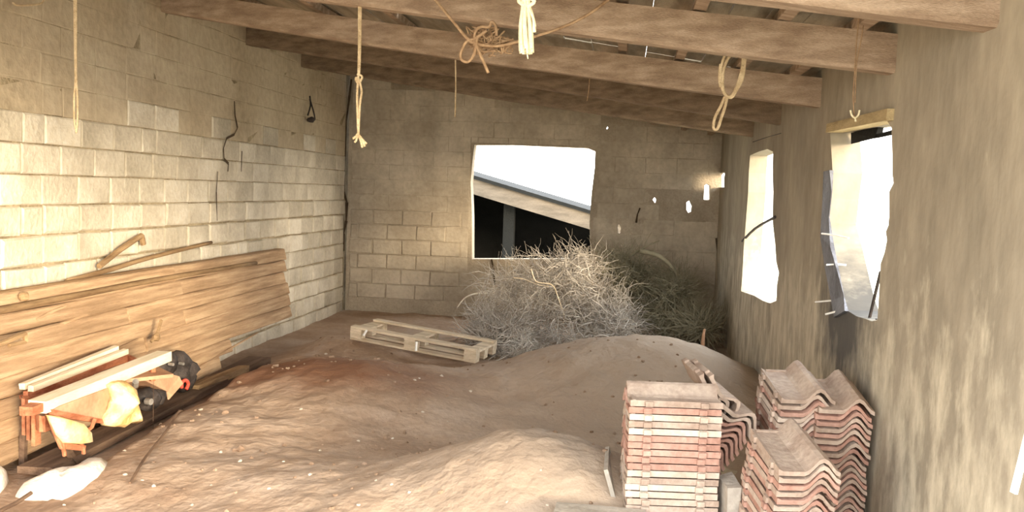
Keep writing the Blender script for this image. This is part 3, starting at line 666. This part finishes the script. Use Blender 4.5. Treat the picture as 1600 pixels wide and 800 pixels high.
# crumpled cream cloth / bag
XK = XL+0.84
def drape(name, pl, X, m, bulge, seed, rings=5, dirv=Vector((1, 0, 0)), thick=0.05):
    P = [atX(x, y, X) for x, y in pl]; N = len(P); cen = sum(P, Vector())/N; vs = []; fs = []
    for r_ in range(rings):
        t = r_/rings
        for i, v in enumerate(P):
            w = v.lerp(cen, t); k = math.sqrt(max(0, 1-(1-t)**2))
            vs.append(w+dirv*(bulge*k*(1+0.9*noise.noise(w*9+Vector((seed, 0, 0))))))
    vs.append(cen+dirv*bulge)
    b = len(vs); vs += [v-dirv*thick for v in P]
    for r_ in range(rings-1):
        for i in range(N): j = (i+1) % N; fs.append((r_*N+i, r_*N+j, (r_+1)*N+j, (r_+1)*N+i))
    for i in range(N): j = (i+1) % N; fs.append(((rings-1)*N+i, (rings-1)*N+j, rings*N)); fs.append((i, j, b+j, b+i))
    fs.append(tuple(range(b, b+N)))
    return mesh(name, vs, fs, m, smooth=True)
o = drape('plastic_bag', [(178, 602), (186, 597), (196, 595), (205, 602), (208, 615), (210, 632), (213, 655), (214, 662), (205, 661), (195, 668), (188, 666), (180, 667), (170, 665), (169, 656), (174, 645), (182, 625), (180, 612)], XK, M['cloth'], 0.07, 3)
tag(o, 'crumpled cream yellow bag slumped against the red brown table', 'bag')
# cardboard box
X5 = XL+0.66
c0 = [atX(x, y, X5) for x, y in [(217, 590), (238, 577), (280, 588), (262, 612)]]
cb = empty('cardboard_box', c0[3], 'plain brown cardboard box tilted beside the dark bundle', 'box')
mb = MB(); mb.add(c0+[v+Vector((-0.18, 0.05, -0.03)) for v in c0], [(0, 1, 2, 3), (4, 5, 6, 7), (0, 1, 5, 4), (1, 2, 6, 5), (2, 3, 7, 6), (3, 0, 4, 7)]); mb.make('body', M['card'], cb)
mb = MB(); f0 = [c0[2], c0[3], c0[3]+Vector((0.02, -0.02, -0.05)), c0[2]+Vector((0.03, 0, -0.05))]; mb.add(f0+[v+Vector((-.01, 0, 0)) for v in f0], [(0, 1, 2, 3), (4, 5, 6, 7), (0, 1, 5, 4), (1, 2, 6, 5), (2, 3, 7, 6), (3, 0, 4, 7)]); mb.make('flap', M['card'], cb)
# dark bundle (old engine parts) behind the box
eb = empty('dark_engine', atX(270, 605, XL+0.45), 'dark greasy engine lump with a metal cap behind the cardboard box', 'engine')
mb = MB()
for k, (x, y, rr) in enumerate([(258, 570, .11), (275, 568, .12), (286, 580, .13), (272, 585, .14), (250, 572, .09), (290, 590, .10), (285, 600, .09)]): mb.blob(atX(x, y, XL+0.45), rr*.9, rr, rr*.8, jit=.22, seed=k)
mb.make('casing', M['dark'], eb, smooth=True)
for (x, y) in ((284, 568), (268, 569)):
    mb = MB(); c = atX(x, y, XL+0.56); mb.tube([c-Vector((.02, 0, 0)), c+Vector((0.02, -0.01, 0))], 0.011, 8); mb.make('cap', M['metal'], eb)
mb = MB(); rp = [atX(x, y, XL+0.6) for x, y in [(284, 606), (284, 598), (290, 594), (294, 600), (291, 608)]]; mb.tube(smooth_path(rp, 3), 0.014, 6)
tag(mb.make('red_handle', M['red'], smooth=True), 'small red plastic handle on the dirt at the right of the dark engine', 'handle')
mb = MB()
for k, (x, y, rr) in enumerate([(224, 620, .065), (234, 624, .075), (246, 620, .065), (228, 629, .06)]): mb.blob(atX(x, y, XL+0.62), rr, rr*1.1, rr*.9, jit=.2, seed=k+20)
jp = empty('dark_jerrycan', atX(235, 634, XL+.7), 'dark rounded can with pale round cap under the cardboard box', 'can')
mb.make('body', M['dark'], jp, smooth=True)
mb = MB(); c = atX(233, 627, XL+0.71); mb.tube([c-Vector((.02, 0, 0)), c+Vector((0.02, -0.01, 0))], 0.022, 10); mb.make('cap', M['metal'], jp)
mb = MB(); mb.tube([atX(211, 603, XL+.82), atX(212, 596, XL+.84)], 0.02, 8); tag(mb.make('metal_tin', M['metal']), 'tiny metal tin beside the top of the cream bag', 'tin')

# white sacks on the ground
def flat_sack(name, pl, z, hgt, m, label, seed, cat='sack'):
    P = [atZ(x, y, z) for x, y in pl]
    for p in P: p.z = gh(p.x, p.y)+0.004
    N = len(P); cen = sum(P, Vector())/N; vs = []; fs = []; rings = 7
    for r_ in range(rings):
        t = r_/rings
        for v in P:
            w = v.lerp(cen, t); k = math.sqrt(max(0, 1-(1-t)**2)); w.z = gh(w.x, w.y)+0.006+hgt*k*(1+0.6*noise.noise(Vector((w.x*6+seed, w.y*3, 0))))
            vs.append(w)
    vs.append(Vector((cen.x, cen.y, cen.z+hgt)))
    b = len(vs); vs += [v-Vector((0, 0, .03)) for v in P]
    for r_ in range(rings-1):
        for i in range(N): j = (i+1) % N; fs.append((r_*N+i, r_*N+j, (r_+1)*N+j, (r_+1)*N+i))
    for i in range(N): j = (i+1) % N; fs.append(((rings-1)*N+i, (rings-1)*N+j, rings*N)); fs.append((i, j, b+j, b+i))
    fs.append(tuple(range(b, b+N)))
    return tag(mesh(name, vs, fs, m, smooth=True), label, cat)
flat_sack('white_sack', [(28, 764), (40, 756), (70, 744), (105, 740), (135, 740), (168, 741), (163, 752), (152, 762), (130, 773), (112, 779), (97, 784), (80, 781), (60, 779), (40, 778), (24, 772)], 0.02, 0.075, M['sack'], 'flat white sack lying on the dirt at the lower left', 1)
flat_sack('white_sack', [(-40, 735), (0, 738), (14, 748), (8, 758), (-5, 772), (-40, 780)], 0.02, 0.10, M['sack'], 'white sack cut off by the left edge of the picture', 4)
mb = MB(); mb.tube([atZ(-8, 802, .06), atZ(25, 786, .07), atZ(49, 770, .09)], 0.011, 6); tag(mb.make('dark_stick', M['boarddark']), 'dark stick lying across the dirt in the lower left corner', 'stick')
mb = MB(); P = []
for (x, y) in [(203, 770), (222, 745), (238, 722), (262, 696), (280, 672), (294, 652)]:
    q = atZ(x, y, 0.04); q.z = gh(q.x, q.y)+0.012; P.append(q)
mb.tube(smooth_path(P, 3), 0.008, 5); tag(mb.make('thin_hose', M['boarddark']), 'thin dark line of hose lying on the dirt between sack and mound', 'hose')

# ------------------------------------------------------------------ pallet
pa = empty('wooden_pallet', (0, 0, 0), 'pale wooden pallet lying tilted on the dirt below the back wall', 'pallet')
pal = (atY(546, 530, 8.55), atY(742, 568, 8.25))
org = (pal[0]+pal[1])/2; dx = (pal[1]-pal[0]).normalized(); L = (pal[1]-pal[0]).length
dy = Vector((-dx.y, dx.x, 0)).normalized(); dy = (dy+Vector((0, 0, 0.02))).normalized(); dz = dx.cross(dy).normalized()
pa.location = org; Dp = 0.54; Hp = 0.135
def pb(name, cx, cy, cz, sx, sy, sz):
    mb = MB(); mb.box(org+dx*cx+dy*cy+dz*cz, sx, sy, sz, ux=dx, uy=dy, uz=dz, jit=0.003); mb.make(name, M['pallet'], pa)
for cy in (0.05, Dp/2, Dp-0.05): pb('bottom_board', 0, cy, 0.01, L, 0.09, 0.02)
for cx in (-L/2+0.06, -0.02, L/2-0.06):
    for cy in (0.05, Dp/2, Dp-0.05): pb('block', cx, cy, 0.055, 0.12, 0.09, 0.07)
for cx in (-L/2+0.06, -0.02, L/2-0.06): pb('cross_board', cx, Dp/2, 0.10, 0.12, Dp, 0.02)
for cy in (0.045, Dp-0.045): pb('deck_board', 0, cy, 0.122, L, 0.09, 0.022)
for (x, y, x2, y2) in ((568, 524, 573, 516), (650, 548, 651, 534)):
    mb = MB(); mb.tube([atY(x, y, 8.0 if x > 600 else 8.4), atY(x2, y2, 8.0 if x > 600 else 8.4)], 0.012, 5); o = mb.make('strap_end', M['white']); keep(o, pa)

# ------------------------------------------------------------------ brush heaps
def twigs(name, blobs, count, m, label, seed, seg=(0.12, 0.40), rad=0.005, curl=0.5, kind='stuff', bias=Vector((0, 0, 0))):
    r = random.Random(seed); vs = []; fs = []
    mb = MB()
    for k in range(count):
        c, s = r.choice(blobs)
        while True:
            q = Vector((r.uniform(-1, 1), r.uniform(-1, 1), r.uniform(-1, 1)))
            if q.length < 1: break
        p = Vector(c)+Vector((q.x*s[0], q.y*s[1], q.z*s[2]))
        gz = gh(max(XL, min(XR, p.x)), min(p.y, DB))+0.01
        if p.z < gz: p.z = gz+r.uniform(0, 0.05)
        d = (Vector((r.gauss(0, 1), r.gauss(0, 1), r.gauss(0.15, .8)))+bias); d.normalize(); Lg = r.uniform(*seg); n = 5; pts = [p]
        for i in range(n):
            d = (d+Vector((r.gauss(0, curl), r.gauss(0, curl), r.gauss(0, curl)))*0.5).normalized(); pts.append(pts[-1]+d*Lg/n)
        for q in pts: q.y = min(q.y, DB-0.03); q.x = min(q.x, XR-0.03)
        rr = rad*r.uniform(0.6, 1.4); mb.tube(pts, rr, 3, taper=0.35)
    return tag(mb.make(name, m), label, 'brush', None, kind)
def P3(px, py, Y): return atY(px, py, Y)
bl = [(P3(800, 470, 10.6), (.45, .5, .42)), (P3(850, 450, 10.6), (.5, .5, .42)), (P3(900, 430, 10.5), (.35, .4, .34)), (P3(930, 480, 10.2), (.45, .5, .3)),
      (P3(860, 520, 9.7), (.75, .5, .26)), (P3(790, 540, 9.2), (.4, .4, .24)), (P3(960, 505, 9.8), (.28, .4, .14)), (P3(760, 520, 9.8), (.2, .4, .25))]
twigs('pale_brush_heap', bl, 5200, M['twig'], 'big heap of pale grey dry twigs under the back window', 5, rad=0.0042, curl=0.55)
bl2 = [(P3(990, 440, 11.2), (.35, .4, .32)), (P3(1020, 470, 11.0), (.5, .4, .26)), (P3(960, 430, 11.3), (.3, .35, .3)), (P3(1050, 500, 10.6), (.4, .4, .16)), (P3(1055, 450, 11.0), (.18, .3, .14)), (P3(1090, 510, 10.4), (.2, .4, .12))]
twigs('olive_brush_heap', bl2, 4600, M['brush'], 'darker olive brushwood heap in the right back corner', 8, rad=0.0045, curl=0.35)
def branch(name, pth, Y, rad, m, label, n=6):
    mb = MB(); mb.tube(smooth_path([atY(q[0], q[1], q[2] if len(q) > 2 else Y) for q in pth], 5), rad, n, taper=0.5)
    return tag(mb.make(name, m, smooth=True), label, 'branch')
branch('curved_branch', [(762, 458), (742, 459), (726, 466), (714, 481)], 10.6, 0.012, M['sack'], 'thin pale branch arching out left of the brush heap')
branch('peeled_branch', [(830, 420), (838, 440), (862, 445), (872, 465), (882, 500), (868, 510)], 9.9, 0.009, M['pallet'], 'pale peeled branch curving down through the twig heap')
branch('peeled_twig', [(802, 434), (818, 436), (838, 444), (858, 448)], 10.0, 0.008, M['pallet'], 'short pale peeled twig near the top left of heap')
branch('forked_branch', [(914, 542), (930, 526), (944, 524), (954, 528)], 9.0, 0.012, M['twig'], 'bent grey branch at the right foot of the twig heap')
branch('dark_branch', [(1000, 392), (1030, 400), (1056, 425), (1070, 462)], 10.9, 0.035, M['brush'], 'thick dark branch arching down over the olive brush')
branch('dark_branch', [(985, 400), (1010, 385), (1030, 376)], 11.0, 0.014, M['brush'], 'thin dark branch pointing up right from the olive brush')
branch('upright_stake', [(1098, 540, 9.2), (1099, 526, 9.2), (1101, 514, 9.2)], 9.2, 0.022, M['card'], 'short pinkish stake standing behind the right dirt mound')

# ------------------------------------------------------------------ roof tiles
TW, TL, TT = 0.25, 0.42, 0.019
def tile_mesh(seed=0):
    n = 14; prof = []
    for i in range(n+1):
        u = i/n
        z = 0.030*(1-math.cos(2*math.pi*max(0, (u-0.42)/0.58)))/2*2.0 if u > 0.42 else 0.0
        if u < 0.06: z = 0.009
        prof.append((u*TW-TW/2, z))
    vs = []; fs = []; m = 6
    for j in range(m+1):
        y = TL*j/m-TL/2
        for x, z in prof: vs.append((x, y, z+TT))
        for i_, (x, z) in enumerate(prof): vs.append((x, y, 0.0 if i_ == 0 else z))
    W_ = 2*(n+1)
    for j in range(m):
        for i in range(n):
            a = j*W_+i; fs.append((a, a+1, a+1+W_, a+W_)); b = a+n+1; fs.append((b, b+W_, b+1+W_, b+1))
        a = j*W_; fs.append((a, a+W_, a+n+1+W_, a+n+1)); a = j*W_+n; fs.append((a, a+n+1, a+n+1+W_, a+W_))
    for j in (0, m):
        for i in range(n): a = j*W_+i; fs.append((a, a+n+1, a+n+2, a+1))
    # side lugs and a head batten rib
    for yy in (-TL*0.30, TL*0.30):
        v, f = box_vf((-TW/2-0.004, yy, 0.013), (1, 0, 0), (0, 1, 0), (0, 0, 1), 0.016, 0.035, 0.024); b = len(vs); vs += [tuple(q) for q in v]; fs += [tuple(i+b for i in q) for q in f]
    v, f = box_vf((-TW*0.22, TL/2-0.02, TT+0.004), (1, 0, 0), (0, 1, 0), (0, 0, 1), TW*0.4, 0.014, 0.008); b = len(vs); vs += [tuple(q) for q in v]; fs += [tuple(i+b for i in q) for q in f]
    me = bpy.data.meshes.new('roof_tile'); me.from_pydata(vs, [], fs); me.update()
    bm = bmesh.new(); bm.from_mesh(me); bmesh.ops.recalc_face_normals(bm, faces=bm.faces); bm.to_mesh(me); bm.free()
    me.materials.append(M['tile']); return me
TM = tile_mesh()
def tile(Mx, mt, label, group, first=[None]):
    if first[0] is None:
        o = bpy.data.objects.new('roof_tile', TM); first[0] = o
    else: o = first[0].copy()
    COL.objects.link(o); o.matrix_world = Mx
    if mt != 'tile':
        o.material_slots[0].link = 'OBJECT'; o.material_slots[0].material = M[mt]
    else:
        o.material_slots[0].link = 'DATA'
    return tag(o, label, 'roof tile', group)
def stack(c_front, rz, n, pitch, where, lean=(0, 0), pal_=None, seed=0, tip=0.0, roll=0.0, topz=None, jx=0.006, shift=(0, 0)):
    """c_front = (x,y) of the bottom tile's centre; tiles piled up along the leaning stack axis"""
    r = random.Random(seed)
    base = Matrix.Rotation(rz, 4, 'Z') @ Matrix.Rotation(roll, 4, 'Y') @ Matrix.Rotation(tip, 4, 'X')
    for i in range(n):
        k = n-1-i
        off = base @ Vector((shift[0]*i+r.uniform(-jx, jx), shift[1]*i+r.uniform(-jx, jx), pitch*i))
        loc = Vector(c_front)+off
        Mx = Matrix.Translation(loc) @ base @ Matrix.Rotation(r.uniform(-.02, .02), 4, 'Z')
        mt = (pal_[k] if pal_ and k < len(pal_) else ('tile' if r.random() < 0.5 else 'tiledust'))
        lab = ('topmost roof tile of the ' if k == 0 else ORD[k]+' roof tile from the top of the ')+where
        tile(Mx, mt, lab, 'tiles of the '+where)
T, D_, P_ = 'tile', 'tiledust', 'tilepale'
# front upright stack, long side to the viewer
p = atY(1046, 700, 4.28)
stack((p.x, p.y, 0.0), R(90+6.5), 24, 0.0325, 'front stack seen side on', pal_=[D_, T, P_, D_, P_, T, T, T, T, T, P_, D_, P_, P_, D_, D_, D_], seed=1, jx=0.004)
# nearest stack at right, wave ends to the viewer
p = atY(1270, 705, 3.78)
stack((p.x-0.11, p.y+0.21, 0.0), R(9), 22, 0.0305, 'nearest stack with wavy ends', pal_=[D_]+[D_, T]*12, seed=2, tip=R(8), shift=(0.0022, 0))
stack((0.835, 4.45+0.21, -0.0), R(5), 27, 0.0305, 'rear stack beside the wall stack', pal_=[D_, D_, T, P_, P_, T, P_]+[T, D_]*9, seed=3, tip=R(8), shift=(0.001, 0))
stack((1.055, 4.42+0.21, -0.0), R(0), 26, 0.0305, 'tall stack touching the right wall', pal_=[D_, T, T, D_, T, P_, T]+[D_, T]*10, seed=4, tip=R(8), shift=(0.0, 0))
# tipped stack between
p = atY(1122, 712, 4.35)
stack((p.x-0.14, p.y+0.19, 0.43), R(8), 10, 0.033, 'tipped stack behind the front stack', pal_=[D_, D_]+[T]*9, seed=5, roll=R(38))

# slabs and rubble between the stacks
p = atY(1143, 745, 4.2); mb = MB(); mb.box(Vector((p.x, 4.2, 0.21)), 0.08, 0.2, 0.42, rz=0.1, jit=0.02)
tag(mb.make('plaster_lump', M['greyboard']), 'pale grey slab standing between the front tile stacks', 'slab')
p = atY(957, 745, 4.3); mb = MB(); d = Vector((0.10, 0, -0.30)); mb.box(Vector((p.x+0.03, 4.45, 0.21)), 0.02, 0.40, 0.42, ux=Vector((0.95, 0, 0.30)), uy=Vector((0, 1, 0)), uz=Vector((-0.30, 0, 0.95)))
tag(mb.make('leaning_board', M['greyboard']), 'grey board leaning between the dirt mound and the front tile stack', 'board')
q0, q1 = atZ(868, 795, 0.28), atZ(1010, 797, 0.28)
mb = MB(); mb.box((q0+q1)/2+Vector((0, -0.10, -0.14)), (q1-q0).length, 0.28, 0.28, rz=0.0, jit=0.01)
tag(mb.make('concrete_block', M['greyboard']), 'flat pale block at the bottom edge before the front tile stack', 'block')
p0, p1 = atX(1583, 770, XR-0.05), atX(1612, 660, XR-0.03)
bar_ = bar_between('white_lath', p0, p1, 0.012, 0.018, M['white']); tag(bar_, 'white lath leaning on the right wall at the lower right edge', 'lath')

for i, (x, z, rl) in enumerate([(0.42, 0.74, 62), (0.47, 0.74, 60)]):
    Mx = Matrix.Translation((x, 4.62, z)) @ Matrix.Rotation(R(8), 4, 'Z') @ Matrix.Rotation(R(rl), 4, 'Y')
    tile(Mx, D_, ('dusty roof tile standing steeply behind the front stack, ' + ('left' if i == 0 else 'right') + ' of two'), 'steep tiles behind the front stack')
# clods of soil on the heaps
mb = MB(); rc = random.Random(21)
for k in range(700):
    x = rc.uniform(-3.0, 0.5); y = rc.uniform(3.9, 9.0)
    if noise.noise(Vector((x*1.1, y*1.1, 3))) < rc.uniform(-0.3, 0.5): continue
    s = rc.uniform(0.006, 0.016) if rc.random() < .93 else rc.uniform(0.018, 0.032)
    mb.blob((x, y, gh(x, y)+s*.2), s, s*rc.uniform(.7, 1.1), s*.7, n=5, m=4, jit=.35, seed=k)
tag(mb.make('soil_clods', M['clod']), 'loose clods of soil strewn over the dirt mounds', 'soil', None, 'stuff')
# stones on the dirt
st = [(314, 641, 6), (613, 686+0, 5), (484, 742, 6), (792, 707, 4), (345, 708, 7), (375, 722, 8), (420, 765, 7), (443, 722, 5), (612, 758, 5), (531, 758, 5), (605, 648, 4), (660, 645, 5), (648, 595, 5), (690, 588, 5), (655, 592, 4), (509, 554, 5), (735, 612, 5),
      (842, 733, 5), (845, 735, 4), (792, 785, 6), (855, 790, 5), (588, 752, 5), (745, 745, 5), (700, 660, 4), (560, 690, 5), (470, 640, 5), (500, 705, 6), (640, 770, 6), (690, 790, 6), (100, 790, 5), (196, 743, 7), (240, 760, 6), (222, 752, 6), (195, 705, 5), (330, 760, 6), (300, 790, 6), (560, 790, 6), (1034, 559, 4)]
def ground_hit(px, py):
    d = ray(px, py); t = 2.0
    while t < 20:
        p = CAM+d*t
        if p.z < gh(p.x, p.y): return p
        t += 0.02
    return atZ(px, py, 0)
for i, (x, y, s) in enumerate(st):
    p = ground_hit(x, y); w = s*p.y/1430*0.6; mb = MB(); mb.blob((p.x, p.y, p.z+w*0.2), w, w*0.9, w*0.7, n=7, m=5, jit=0.3, seed=i)
    tag(mb.make('stone', M['stone']), 'small pale stone lying on the dirt mounds', 'stone', 'small pale stones scattered on the dirt')
